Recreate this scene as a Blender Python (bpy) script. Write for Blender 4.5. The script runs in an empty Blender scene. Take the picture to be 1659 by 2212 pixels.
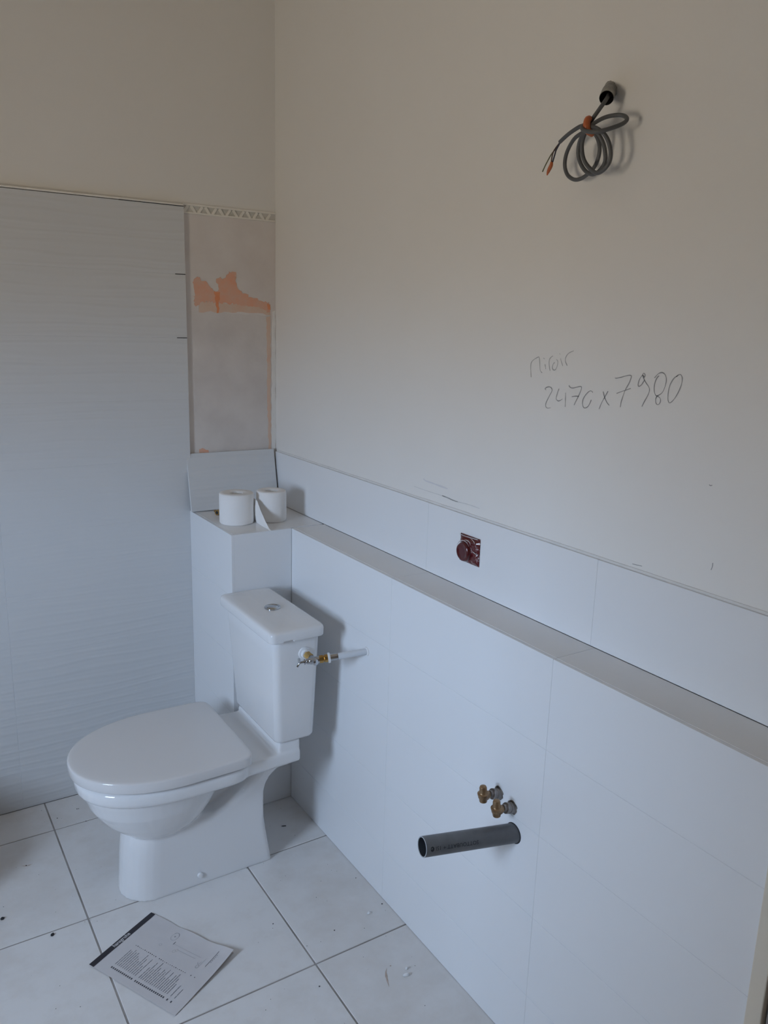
import bpy, bmesh, math, random
from mathutils import Vector, Matrix, noise

random.seed(7)
S = bpy.context.scene
COL = S.collection

# ------------------------------------------------------------------ camera
cd = bpy.data.cameras.new('camera')
cam = bpy.data.objects.new('camera', cd)
COL.objects.link(cam)
yaw, pitch, roll = 0.572088, 0.227067, 0.028859
fw = Vector((math.sin(yaw)*math.cos(pitch), math.cos(yaw)*math.cos(pitch), -math.sin(pitch)))
rt = Vector((math.cos(yaw), -math.sin(yaw), 0))
up = rt.cross(fw)
r2 = rt*math.cos(roll) + up*math.sin(roll)
u2 = up*math.cos(roll) - rt*math.sin(roll)
mw = Matrix((r2, u2, -fw)).transposed().to_4x4()
mw.translation = (-1.2038, -2.59034, 1.5711)
cam.matrix_world = mw
cd.sensor_fit = 'HORIZONTAL'
cd.sensor_width = 36.0
cd.lens = 1742.336/1659*36.0
cd.clip_start = 0.02
S.camera = cam

# ------------------------------------------------------------------ world: overcast sky above, warm ground below
SKY = (0.455, 0.59, 0.80)
GROUND = (1.0, 0.875, 0.70)
SKY_K, GROUND_K = 41.0, 11.2
w = bpy.data.worlds.new('world')
S.world = w
w.use_nodes = True
nt = w.node_tree
nt.nodes.clear()
tc = nt.nodes.new('ShaderNodeTexCoord')
sx = nt.nodes.new('ShaderNodeSeparateXYZ')
mr = nt.nodes.new('ShaderNodeMapRange')
mr.interpolation_type = 'SMOOTHSTEP'
mr.inputs['From Min'].default_value = -0.07
mr.inputs['From Max'].default_value = 0.11
mix = nt.nodes.new('ShaderNodeMix')
mix.data_type = 'RGBA'
mix.inputs['A'].default_value = tuple(v*GROUND_K for v in GROUND)+(1,)
mix.inputs['B'].default_value = tuple(v*SKY_K for v in SKY)+(1,)
bg = nt.nodes.new('ShaderNodeBackground')
wo = nt.nodes.new('ShaderNodeOutputWorld')
nt.links.new(tc.outputs['Generated'], sx.inputs[0])
nt.links.new(sx.outputs['Z'], mr.inputs['Value'])
nt.links.new(mr.outputs[0], mix.inputs['Factor'])
nt.links.new(mix.outputs['Result'], bg.inputs['Color'])
nt.links.new(bg.outputs[0], wo.inputs[0])
bg.inputs['Strength'].default_value = 1.0

# window opening in the far left wall (outside the frame) and the light coming through it
XW = -2.55
WY0, WY1, WZ0, WZ1 = -1.85, -1.25, 0.95, 1.75
pl = bpy.data.lights.new('window_portal', 'AREA')
pl.shape = 'RECTANGLE'
pl.size = WY1-WY0
pl.size_y = WZ1-WZ0
pl.cycles.is_portal = True
po = bpy.data.objects.new('window_portal', pl)
COL.objects.link(po)
po.location = (XW-0.06, (WY0+WY1)/2, (WZ0+WZ1)/2)
po.rotation_euler = (math.pi/2, 0, -math.pi/2)

S.view_settings.view_transform = 'Standard'
S.view_settings.look = 'None'
S.view_settings.gamma = 1.0
S.view_settings.exposure = 0.05
S.view_settings.use_curve_mapping = False
S.cycles.max_bounces = 10
S.cycles.diffuse_bounces = 8
S.cycles.use_denoising = True
S.cycles.sample_clamp_indirect = 6.0

# ------------------------------------------------------------------ materials
def mat(name, col, rough=0.5, metal=0.0, spec=0.5, coat=0.0):
    m = bpy.data.materials.new(name)
    m.use_nodes = True
    b = m.node_tree.nodes['Principled BSDF']
    b.inputs['Base Color'].default_value = tuple(col)+(1,)
    b.inputs['Roughness'].default_value = rough
    b.inputs['Metallic'].default_value = metal
    b.inputs['Specular IOR Level'].default_value = spec
    b.inputs['Coat Weight'].default_value = coat
    return m

def N(m, t, **kw):
    n = m.node_tree.nodes.new(t)
    for k, v in kw.items():
        setattr(n, k, v)
    return n

def bsdf(m):
    return m.node_tree.nodes['Principled BSDF']

def lk(m, a, b):
    m.node_tree.links.new(a, b)

def pos(m):
    return N(m, 'ShaderNodeNewGeometry').outputs['Position']

def noisetex(m, scale, detail=4.0, rough=0.55, vec=None, dist=0.0):
    n = N(m, 'ShaderNodeTexNoise')
    n.inputs['Scale'].default_value = scale
    n.inputs['Detail'].default_value = detail
    n.inputs['Roughness'].default_value = rough
    n.inputs['Distortion'].default_value = dist
    lk(m, vec if vec is not None else pos(m), n.inputs['Vector'])
    return n.outputs['Fac']

def ramp(m, fac, stops):
    r = N(m, 'ShaderNodeValToRGB')
    e = r.color_ramp.elements
    while len(e) < len(stops):
        e.new(0.5)
    for i, (p, c) in enumerate(stops):
        e[i].position = p
        e[i].color = tuple(c)+(1,)
    lk(m, fac, r.inputs['Fac'])
    return r.outputs['Color']

def bump(m, height, strength=0.3, dist=0.002):
    b = N(m, 'ShaderNodeBump')
    b.inputs['Strength'].default_value = strength
    b.inputs['Distance'].default_value = dist
    lk(m, height, b.inputs['Height'])
    lk(m, b.outputs['Normal'], bsdf(m).inputs['Normal'])
    return b

def noisy(name, c1, c2, scale, rough=0.6, bscale=None, bstr=0.2, bdist=0.001, spec=0.5, lo=0.3, hi=0.7, detail=5.0):
    m = mat(name, c1, rough, spec=spec)
    lk(m, ramp(m, noisetex(m, scale, detail), [(lo, c1), (hi, c2)]), bsdf(m).inputs['Base Color'])
    if bscale:
        bump(m, noisetex(m, bscale, 6), bstr, bdist)
    return m

M = {}
M['paint'] = noisy('wall_paint', (.79, .775, .745), (.81, .80, .775), 1.4, .62, 90, .12, .0006, spec=.25)
M['ceil'] = mat('ceiling_paint', (.82, .76, .67), .8)
M['board'] = mat('raw_wall_board', (.46, .38, .29), .85)
M['bare'] = noisy('bare_plaster', (.68, .625, .59), (.76, .72, .69), 7, .9, 60, .3, .001, spec=.1)
M['coat'] = noisy('skim_coat', (.62, .575, .545), (.71, .665, .63), 9, .9, 70, .4, .0012, spec=.1)
M['orange'] = noisy('orange_primer', (.78, .39, .26), (.72, .47, .36), 30, .9, 120, .4, .001, spec=.1)
M['orange_thin'] = noisy('thin_orange_wash', (.72, .50, .38), (.70, .56, .46), 26, .9, 120, .4, .001, spec=.1)
M['orange_strong'] = noisy('thick_orange_primer', (.80, .28, .13), (.78, .36, .20), 40, .9, 120, .4, .001, spec=.1)
M['shadowplaster'] = noisy('edge_shadow_plaster', (.52, .46, .39), (.62, .565, .51), 6, .9, 80, .3, .001, spec=.1)  # plaster tone with the tile edge's shadow painted in; not applied
M['tile'] = mat('white_wall_tile', (.80, .81, .82), .28, spec=.45)
M['ltile'] = noisy('white_ledge_tile', (.78, .775, .765), (.80, .795, .79), 5, .32, spec=.45)
M['grout'] = noisy('wall_grout', (.66, .67, .68), (.72, .73, .74), 30, .8)
M['fgrout'] = noisy('floor_grout', (.25, .225, .20), (.40, .375, .36), 7, .95)
M['dark'] = mat('dark_gap', (.03, .03, .033), .9)
M['trim'] = noisy('ivory_plastic_trim', (.80, .77, .70), (.84, .81, .75), 20, .5)
M['ceramic'] = mat('white_ceramic', (.81, .81, .81), .06, spec=.5)
M['seat'] = mat('white_plastic_seat', (.735, .72, .71), .09, spec=.5)
M['chrome'] = mat('chrome', (.56, .58, .60), .08, 1.0)
M['nickel'] = mat('nickel_plate', (.55, .57, .60), .22, 1.0)
M['brass'] = noisy('brass', (.50, .31, .10), (.60, .40, .16), 60, .28)
bsdf(M['brass']).inputs['Metallic'].default_value = 1.0
M['bronze'] = noisy('dull_brass', (.27, .165, .085), (.36, .235, .13), 70, .38)
bsdf(M['bronze']).inputs['Metallic'].default_value = .7
M['whiteplastic'] = mat('white_plastic', (.82, .83, .84), .35)
M['pvc_white'] = mat('translucent_white_pipe', (.66, .69, .72), .4)
M['pexgrey'] = noisy('grey_connector_sleeve', (.30, .28, .27), (.40, .38, .37), 50, .6)
M['pvc'] = noisy('grey_waste_pipe', (.105, .11, .12), (.155, .16, .165), 24, .42, 180, .15, .0004)
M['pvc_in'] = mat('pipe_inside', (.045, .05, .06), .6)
M['pvc_cut'] = mat('pipe_cut_rim', (.42, .44, .46), .7)
M['ink'] = mat('pipe_print', (.02, .023, .026), .7)
M['cable'] = noisy('grey_cable_sheath', (.085, .088, .09), (.11, .114, .118), 20, .5)
M['wire_black'] = mat('dark_blue_wire', (.02, .022, .045), .4)
M['wire_brown'] = mat('brown_wire', (.06, .03, .02), .4)
M['wire_green'] = mat('green_yellow_wire', (.10, .105, .04), .45)
M['orangeplastic'] = mat('orange_plastic', (.50, .13, .04), .4)
M['conduit'] = noisy('dusty_conduit', (.10, .098, .09), (.42, .41, .38), 40, .5)
M['conduit_in'] = mat('conduit_inside', (.012, .012, .015), .6)
M['paper'] = noisy('toilet_paper', (.86, .85, .83), (.88, .87, .86), 12, .95, 260, .25, .0008, spec=.1)
M['core'] = mat('cardboard_core', (.80, .79, .77), .9)
M['leaf'] = noisy('leaflet_paper', (.60, .575, .57), (.64, .615, .61), 8, .8, spec=.2)
M['leafback'] = mat('leaflet_back', (.55, .51, .47), .85)
M['black'] = mat('leaflet_band', (.022, .018, .024), .5)
M['white'] = mat('leaflet_logo', (.62, .61, .61), .7)
M['print'] = mat('leaflet_print', (.21, .215, .225), .8)
M['printbold'] = mat('leaflet_bold_print', (.09, .09, .10), .8)
M['printfaint'] = mat('leaflet_faint_print', (.40, .40, .41), .8)
M['pencil'] = mat('pencil_graphite', (.30, .30, .30), .7)
M['pencil_soft'] = mat('pencil_graphite_soft', (.40, .40, .395), .75)
M['smudge'] = mat('grey_scuff', (.69, .685, .70), .8)
M['grit'] = mat('dark_grit', (.03, .03, .032), .9)
M['crumb'] = noisy('plaster_crumb', (.76, .77, .77), (.80, .81, .81), 300, .7)
M['rust'] = noisy('brown_smear', (.42, .30, .23), (.56, .47, .41), 120, .8)
M['hole'] = noisy('ragged_plaster_hole', (.05, .045, .04), (.34, .30, .26), 110, .9)
M['frame'] = mat('window_frame', (.8, .8, .8), .4)
M['jamb'] = mat('ivory_door_jamb', (.74, .68, .57), .5)
M['jamb2'] = mat('door_edge', (.30, .28, .27), .6)

# wavy relief tile of the left wall: soft horizontal ridges
m = mat('wavy_relief_tile', (.665, .675, .68), .30, spec=.45)
p = pos(m)
mp_ = N(m, 'ShaderNodeMapping')
mp_.inputs['Scale'].default_value = (2.4, 1.0, 11.0)
lk(m, p, mp_.inputs['Vector'])
nz = N(m, 'ShaderNodeTexNoise')
nz.inputs['Scale'].default_value = 1.0
nz.inputs['Detail'].default_value = 1.0
lk(m, mp_.outputs[0], nz.inputs['Vector'])
sp = N(m, 'ShaderNodeSeparateXYZ')
lk(m, p, sp.inputs[0])
ma = N(m, 'ShaderNodeMath', operation='MULTIPLY_ADD')
lk(m, nz.outputs['Fac'], ma.inputs[0])
ma.inputs[1].default_value = 0.055
lk(m, sp.outputs['Z'], ma.inputs[2])
mb = N(m, 'ShaderNodeMath', operation='MULTIPLY')
mb.inputs[1].default_value = 2*math.pi/0.029
lk(m, ma.outputs[0], mb.inputs[0])
sn = N(m, 'ShaderNodeMath', operation='SINE')
lk(m, mb.outputs[0], sn.inputs[0])
ab = N(m, 'ShaderNodeMath', operation='MULTIPLY_ADD')   # skewed wave: soft top, sharper groove
lk(m, sn.outputs[0], ab.inputs[0])
lk(m, sn.outputs[0], ab.inputs[1])
lk(m, sn.outputs[0], ab.inputs[2])
bump(m, ab.outputs[0], 0.26, 0.0012)
M['wave'] = m

# floor tile: off-white with faint smears
m = mat('floor_tile', (.66, .655, .65), .38, spec=.4)
a = noisetex(m, 1.3, 5, .6)
b = noisetex(m, 9, 6, .65)
mm = N(m, 'ShaderNodeMath', operation='MULTIPLY')
lk(m, a, mm.inputs[0]); lk(m, b, mm.inputs[1])
lk(m, ramp(m, mm.outputs[0], [(.12, (.69, .66, .63)), (.26, (.765, .75, .735)), (.5, (.79, .78, .77))]), bsdf(m).inputs['Base Color'])
rr = ramp(m, noisetex(m, 14, 4), [(.35, (.30, .30, .30)), (.65, (.5, .5, .5))])
lk(m, rr, bsdf(m).inputs['Roughness'])
M['ftile'] = m

# ------------------------------------------------------------------ mesh helpers
def link(name, me, parent=None, loc=None):
    o = bpy.data.objects.new(name, me)
    COL.objects.link(o)
    if parent is not None:
        o.parent = parent
        o.matrix_parent_inverse = parent.matrix_basis.inverted()
    if loc is not None:
        o.location = loc
    return o

def mesh(name, bm, m, smooth=None):
    me = bpy.data.meshes.new(name)
    bmesh.ops.recalc_face_normals(bm, faces=bm.faces)
    bm.to_mesh(me)
    bm.free()
    if m is not None:
        for x in (m if isinstance(m, (list, tuple)) else [m]):
            me.materials.append(x)
    if smooth is not None:
        for pz in me.polygons:
            pz.use_smooth = True
        me.set_sharp_from_angle(angle=math.radians(smooth))
    return me

def obj(name, bm, m, parent=None, smooth=None):
    """bm in world coordinates -> one object"""
    return link(name, mesh(name, bm, m, smooth), parent)

def tag(o, label=None, cat=None, group=None, kind=None):
    if label: o['label'] = label
    if cat: o['category'] = cat
    if group: o['group'] = group
    if kind: o['kind'] = kind
    return o

def thing(name, label, cat, loc, group=None):
    o = bpy.data.objects.new(name, None)
    COL.objects.link(o)
    o.empty_display_size = .05
    o.location = loc
    o.matrix_basis = Matrix.Translation(loc)
    return tag(o, label, cat, group)

def add_box(bm, a, b, bev=0.0, seg=2):
    lo = [min(a[i], b[i]) for i in range(3)]
    hi = [max(a[i], b[i]) for i in range(3)]
    vs = [bm.verts.new((x, y, z)) for x in (lo[0], hi[0]) for y in (lo[1], hi[1]) for z in (lo[2], hi[2])]
    idx = [(0, 1, 3, 2), (4, 6, 7, 5), (0, 4, 5, 1), (2, 3, 7, 6), (0, 2, 6, 4), (1, 5, 7, 3)]
    fs = [bm.faces.new([vs[i] for i in f]) for f in idx]
    if bev > 0:
        es = list({e for f in fs for e in f.edges})
        bmesh.ops.bevel(bm, geom=es, offset=bev, segments=seg, affect='EDGES', profile=0.5)
    return bm

def box(a, b, bev=0.0, seg=2):
    return add_box(bmesh.new(), a, b, bev, seg)

def loft(bm, rings, cap0=True, cap1=True, closed=True):
    vv = [[bm.verts.new(p) for p in r] for r in rings]
    n = len(vv[0])
    for i in range(len(vv)-1):
        for j in range(n if closed else n-1):
            k = (j+1) % n
            bm.faces.new((vv[i][j], vv[i][k], vv[i+1][k], vv[i+1][j]))
    if cap0: bm.faces.new(list(reversed(vv[0])))
    if cap1: bm.faces.new(vv[-1])
    return vv

def frame(d):
    d = Vector(d).normalized()
    a = Vector((0, 0, 1)) if abs(d.z) < .9 else Vector((1, 0, 0))
    u = d.cross(a).normalized()
    return u, d.cross(u).normalized()

def lathe(bm, p0, d, prof, n=24, cap0=True, cap1=True, closed_prof=False):
    """prof: list of (distance along d, radius)"""
    d = Vector(d).normalized()
    u, v = frame(d)
    rings = []
    for t, r in prof:
        c = Vector(p0)+d*t
        rings.append([c+(u*math.cos(2*math.pi*k/n)+v*math.sin(2*math.pi*k/n))*r for k in range(n)])
    if closed_prof:
        rings.append(rings[0])
        vv = loft(bm, rings, False, False)
        bmesh.ops.remove_doubles(bm, verts=bm.verts, dist=1e-6)
    else:
        loft(bm, rings, cap0, cap1)
    return bm

def catmull(pts, n=8):
    P = [Vector(p) for p in pts]
    P = [P[0]*2-P[1]]+P+[P[-1]*2-P[-2]]
    out = []
    for i in range(1, len(P)-2):
        a, b, c, d = P[i-1:i+3]
        for k in range(n):
            t = k/n
            out.append(.5*((2*b)+(c-a)*t+(2*a-5*b+4*c-d)*t*t+(3*b-3*c+d-a)*t**3))
    out.append(P[-2])
    return out

def tube(bm, pts, r, n=10, cap=True):
    pts = [Vector(p) for p in pts]
    rad = r if callable(r) else (lambda t: r)
    t0 = (pts[1]-pts[0]).normalized()
    u, v = frame(t0)
    rings = []
    for i, p in enumerate(pts):
        t = (pts[min(i+1, len(pts)-1)]-pts[max(i-1, 0)]).normalized()
        u = (u-t*u.dot(t)).normalized()
        v = t.cross(u)
        rr = rad(i/(len(pts)-1))
        rings.append([p+(u*math.cos(2*math.pi*k/n)+v*math.sin(2*math.pi*k/n))*rr for k in range(n)])
    loft(bm, rings, cap, cap)
    return bm

def rrect(x0, x1, y0, y1, r, z, n=5):
    out = []
    for cx, cy, a0 in ((x1-r, y1-r, 0), (x0+r, y1-r, 90), (x0+r, y0+r, 180), (x1-r, y0+r, 270)):
        for k in range(n+1):
            a = math.radians(a0+90*k/n)
            out.append(Vector((cx+r*math.cos(a), cy+r*math.sin(a), z)))
    return out

def apply_mods(o, smooth=60):
    dg = bpy.context.evaluated_depsgraph_get()
    me = bpy.data.meshes.new_from_object(o.evaluated_get(dg))
    old = o.data
    o.modifiers.clear()
    o.data = me
    me.name = o.name
    for pz in me.polygons:
        pz.use_smooth = True
    if smooth: me.set_sharp_from_angle(angle=math.radians(smooth))
    bpy.data.meshes.remove(old)

# ------------------------------------------------------------------ dimensions
H1 = 0.9426           # ledge height
D1, D2, BW = 0.1156, 0.3167, 0.3672   # half wall depth, corner box depth, corner box width
H2 = 1.1267           # top of tile strip behind the ledge
Q = 0.197             # tile course
H3 = 1.9155           # top of the wavy tiles
YB = -3.3             # wall behind the camera
CE = 2.75
JT = 0.0010
PY = 0.015            # bare wall behind the tiles of the left wall
PX = 0.008            # painted plane of the right wall

# ------------------------------------------------------------------ room shell
def struct(name, bm, m, label=None):
    o = obj(name, bm, m)
    o['kind'] = 'structure'
    if label: o['label'] = label
    return o

floor = struct('floor', box((XW-.1, YB-.1, -.10), (.1, .1, -.0016)), M['fgrout'])
struct('ceiling', box((XW-.1, YB-.1, CE), (.1, .1, CE+.1)), M['ceil'])
wall_left = struct('wall_left', box((XW-.1, PY, -.006), (.1, .12, CE)), M['paint'])
wall_right = struct('wall_right', box((PX, YB-.1, -.006), (.12, PY, CE)), M['paint'])
struct('wall_back', box((XW-.1, YB-.1, -.006), (PX, YB, CE)), M['board'])
bm = bmesh.new()
for a, b in (((XW-.1, YB, -.006), (XW, WY0, CE)), ((XW-.1, WY1, -.006), (XW, PY, CE)),
             ((XW-.1, WY0, -.006), (XW, WY1, WZ0)), ((XW-.1, WY0, WZ1), (XW, WY1, CE))):
    add_box(bm, a, b)
struct('wall_window', bm, M['board'])
bm = bmesh.new()
for a, b in (((XW-.08, WY0, WZ0), (XW-.04, WY0+.03, WZ1)), ((XW-.08, WY1-.03, WZ0), (XW-.04, WY1, WZ1)),
             ((XW-.08, WY0+.03, WZ0), (XW-.04, WY1-.03, WZ0+.03)), ((XW-.08, WY0+.03, WZ1-.03), (XW-.04, WY1-.03, WZ1))):
    add_box(bm, a, b)
struct('window_1', bm, M['frame'])

# unseen wall added outside the window to cut sky from the near end
struct('sky_block', box((XW-2.6, WY1+.02, -1.0), (XW-.10, WY1+.25, 5.0)), M['board'])

# tiles: shared meshes, centred on the object origin
_cache = {}
def tile(parent, a, b, m, bev=.0012, name='tile'):
    sz = tuple(round(abs(b[i]-a[i]), 4) for i in range(3))
    key = (sz, m.name, bev)
    if key not in _cache:
        h = [s/2 for s in sz]
        _cache[key] = mesh(name, box((-h[0], -h[1], -h[2]), (h[0], h[1], h[2]), bev, 1), m)
    return link(name, _cache[key], parent, tuple((a[i]+b[i])/2 for i in range(3)))

# floor: 45 cm tiles
FX, FY, FS = -0.388, -0.6164, 0.45
fj = .0022
for i in range(-1, 5):
    for j in range(-2, 6):
        x1, y1 = FX-(i-1)*FS-fj, FY-(j-1)*FS-fj
        x0, y0 = FX-i*FS+fj, FY-j*FS+fj
        x0, x1, y0, y1 = max(x0, XW+.002), min(x1, .0), max(y0, YB+.002), min(y1, .0)
        if x1-x0 > .02 and y1-y0 > .02:
            tile(floor, (x0, y0, -.006), (x1, y1, 0), M['ftile'], .0012)

# left wall: wavy tiles, 60 x 20
xe = -.3105
xs = [xe, -.9024, -1.5024, -2.1024, XW+.002]
zc = [0.001]+[round((k*.1962-.061)*1.0038, 4) for k in range(1, 10)]+[H3]
for i in range(len(xs)-1):
    for k in range(len(zc)-1):
        tile(wall_left, (xs[i+1]+JT/2, .002 if False else 0, zc[k]+JT/2), (xs[i]-JT/2, PY-.001, zc[k+1]-JT/2), M['wave'], .0004)
obj('grout_bed', box((XW+.001, .0006, .001), (xe-.001, PY, H3-.002)), M['grout'], wall_left)
# short open joints at the free end and the dark slit below the trim
for z in (zc[9], zc[8]):
    obj('joint_gap', box((xe-.034, -.0007, z-.0012), (xe-.001, .002, z+.0012)), M['dark'], wall_left)
obj('joint_gap', box((-.51, -.0007, H3-.0005), (xe-.001, .004, H3+.0022)), M['dark'], wall_left)

# bare strip beside the corner: plaster coats
def patch(name, pts, m, depth, label=None, jag=.004, step=.012):
    """irregular thin coat on the bare wall, outline in (x, z)"""
    bm = bmesh.new()
    out = []
    n = len(pts)
    for i in range(n):
        a, b = Vector(pts[i]), Vector(pts[(i+1) % n])
        k = max(1, int((b-a).length/step))
        for q in range(k):
            pnt = a.lerp(b, q/k)
            out.append((pnt.x+random.uniform(-jag, jag), pnt.y+random.uniform(-jag, jag)))
    v0 = [bm.verts.new((x, PY-depth, z)) for x, z in out]
    f = bm.faces.new(v0)
    r = bmesh.ops.extrude_face_region(bm, geom=[f])
    for v in [g for g in r['geom'] if isinstance(g, bmesh.types.BMVert)]:
        v.co.y = PY+.001
    bmesh.ops.triangulate(bm, faces=bm.faces)
    o = obj(name, bm, m, wall_left)
    if label: o['label'] = label
    return o

patch('plaster_coat', [(xe+.001, .95), (PX-.001, .95), (PX-.001, 1.897), (xe+.001, 1.897)], M['bare'], .0006, 'bare pinkish grey plaster strip', 0)
patch('plaster_coat', [(-.286, .96), (-.014, .96), (-.008, 1.592), (-.288, 1.600)], M['coat'], .0010, 'greyer lower skim coat', .002)
patch('orange_stain', [(-.280, 1.700), (-.262, 1.706), (-.205, 1.664), (-.196, 1.680), (-.203, 1.700), (-.196, 1.712), (-.182, 1.704), (-.158, 1.728), (-.138, 1.728), (-.135, 1.682), (-.095, 1.655), (-.016, 1.634), (-.014, 1.602), (-.060, 1.622), (-.19, 1.628), (-.262, 1.630), (-.268, 1.615), (-.278, 1.617)], M['orange'], .0017, 'orange primer patch', .0042, .0055)
patch('orange_stain', [(-.268, 1.632), (-.012, 1.624), (-.011, 1.596), (-.09, 1.600), (-.262, 1.598)], M['orange_thin'], .0014, 'thin orange wash band', .003)
patch('orange_stain', [(-.212, 1.664), (-.190, 1.664), (-.196, 1.625), (-.196, 1.596), (-.204, 1.596), (-.206, 1.63)], M['orange_strong'], .0020, 'darker orange run', .002, .006)
patch('orange_stain', [(-.024, 1.632), (-.012, 1.630), (-.012, 1.612), (-.022, 1.614)], M['orange_strong'], .0020, None, .001, .006)
patch('orange_stain', [(-.026, 1.59), (-.012, 1.59), (-.010, 1.12), (-.020, 1.12), (-.024, 1.30)], M['orange_thin'], .0015, 'orange vertical edge line', .002)
patch('orange_stain', [(-.272, 1.130), (-.276, 1.146), (-.262, 1.152), (-.244, 1.142), (-.236, 1.128)], M['orange'], .0017, None, .002, .006)
patch('plaster_coat', [(-.010, 1.10), (PX-.001, 1.10), (PX-.001, 1.61), (-.004, 1.606)], M['paint'], .0024, 'white paint edge in the corner', .0025, .02)

M['board2'] = noisy('greenish_board', (.56, .56, .51), (.66, .63, .59), 22, .9)
patch('plaster_coat', [(xe+.001, 1.898), (PX-.001, 1.898), (PX-.001, 1.922), (xe+.001, 1.922)], M['board2'], .0006, 'greenish board behind the punched trim', 0)
# plastic tile trim along the top of the wavy tiles, its punched flange bare at the right end
trim = struct('trim_1', box((XW+.01, -.0015, H3+.0016), (xe-.002, PY+.001, H3+.0068), .0008, 1), M['trim'])
bm = bmesh.new()
T0, T1 = 1.9005, 1.9215
add_box(bm, (xe-.002, PY-.0052, T1), (PX-.001, PY, T1+.006), .0006, 1)
add_box(bm, (xe, PY-.0045, T0-.003), (PX-.001, PY, T0+.0018))
k = 0
x = xe+.003
stp = .02345
while x+stp < PX+.004:
    za, zb = (T0, T1) if k % 2 == 0 else (T1, T0)
    d = Vector((stp, 0, zb-za)).normalized()
    nn = Vector((-d.z, 0, d.x))*.0044
    ring = []
    for s in (-1, 1):
        for y in (PY-.0035, PY):
            pass
    a, b = Vector((x, 0, za)), Vector((x+stp*.62, 0, zb))
    qs = [a-nn, a+nn, b+nn, b-nn]
    lo = [bm.verts.new((min(q.x, PX-.001), PY-.0035, q.z)) for q in qs]
    hi = [bm.verts.new((min(q.x, PX-.001), PY, q.z)) for q in qs]
    bm.faces.new(lo); bm.faces.new(list(reversed(hi)))
    for i in range(4):
        bm.faces.new((lo[i], lo[(i+1) % 4], hi[(i+1) % 4], hi[i]))
    x += stp
    k += 1
obj('punched_flange', bm, M['trim'], trim)['label'] = 'punched triangular openings'

# half wall with ledge, and the corner boxing
tk = .009
wall_low = struct('wall_ledge', box((-D1+tk, YB, -.006), (PX-.001, PY-.002, H1-tk)), M['grout'], 'tiled half-height wall with a ledge')
YE = -2.013
ys = [-BW, -.9468, -1.5301, YE]
zr = [.001]+[round(H1-(5-k)*Q, 4) for k in range(1, 6)]
for i in range(3):
    for k in range(5):
        z1 = zr[k+1]-JT/2
        tile(wall_low, (-D1, ys[i+1]+JT/2, zr[k]+JT/2), (-D1+tk, ys[i]-JT/2, z1), M['tile'], .0004)
    tile(wall_low, (-D1+tk+.0006, ys[i+1]+JT/2, H1-tk), (-.0005, ys[i]-JT/2, H1), M['ltile'], .0004)
wall_corner = struct('wall_corner', box((-D2+tk, -BW+tk, -.006), (-D1+tk, PY-.002, H1-tk)), M['grout'], 'tiled corner boxing behind the toilet')
for k in range(5):
    a, b = zr[k]+JT/2, zr[k+1]-JT/2
    tile(wall_corner, (-D2, -BW, a), (-D2+tk, -.0005, b), M['tile'], .0004)
    tile(wall_corner, (-D2+tk+.0004, -BW, a), (-D1-.0004, -BW+tk, b), M['tile'], .0004)
tile(wall_corner, (-D2+tk+.0004, -BW+tk+.0004, H1-tk), (-.0005, -.0005, H1), M['ltile'], .0004)

obj('grout_bed', box((-D1+.0006, YE, .001), (-D1+.006, -BW, H1-.002)), M['grout'], wall_low)
obj('grout_bed', box((-D1+.004, YE, H1-.006), (-.001, -BW, H1-.0006)), M['grout'], wall_low)
obj('grout_bed', box((-D2+.0006, -BW+.0006, .001), (-D1-.001, -.001, H1-.002)), M['grout'], wall_corner)
# unseen block added left of the frame to shade floor and wall foot
struct('shade_block', box((-2.45, -.50, 0), (-1.22, -.002, .29), .002, 1), M['tile'])

# tile strip on the right wall above the ledge
ysr = [-.0005, -.5903, -.9341-.2, -1.5174, YE] if False else [-.0005, -.9341, -1.5174, YE-.6]
for i in range(3):
    tile(wall_right, (0, ysr[i+1]+JT/2, H1+.0008), (PX, ysr[i]-JT/2, H2), M['tile'], .0004)
obj('strip_backing', box((.0006, YE-.6, H1+.0008), (PX, -.001, H2-.001)), M['grout'], wall_right)
# sealant bead on top of the strip, slightly wobbly
bm = bmesh.new()
rings = []
nseg = 120
for i in range(nseg+1):
    y = -.002-(2.4)*i/nseg
    wob = noise.noise(Vector((y*9, 3.1, 0)))*.0012
    hgt = .0052+wob
    rings.append([Vector((PX, y, H2+hgt)), Vector((PX-.0022, y, H2+hgt-.0004)), Vector((PX-.0034, y, H2+.0016)), Vector((PX-.0034, y, H2+.0003)), Vector((PX, y, H2+.0003))])
loft(bm, rings)
M['seal'] = noisy('sealant', (.70, .695, .68), (.76, .755, .745), 20, .7)
obj('sealant_bead', bm, M['seal'], wall_right, 50)

# door jamb at the near end of the half wall
struct('trim_2', box((-D1-.012, YE-.027, 0.0), (PX-.001, YE-.0005, 2.1), .002, 2), M['jamb'], 'ivory door jamb')
struct('door_1', box((-D1-.004, YE-.90, 0.004), (-D1+.03, YE-.030, 2.1), .002, 1), M['jamb2'], 'dark door edge')

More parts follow.
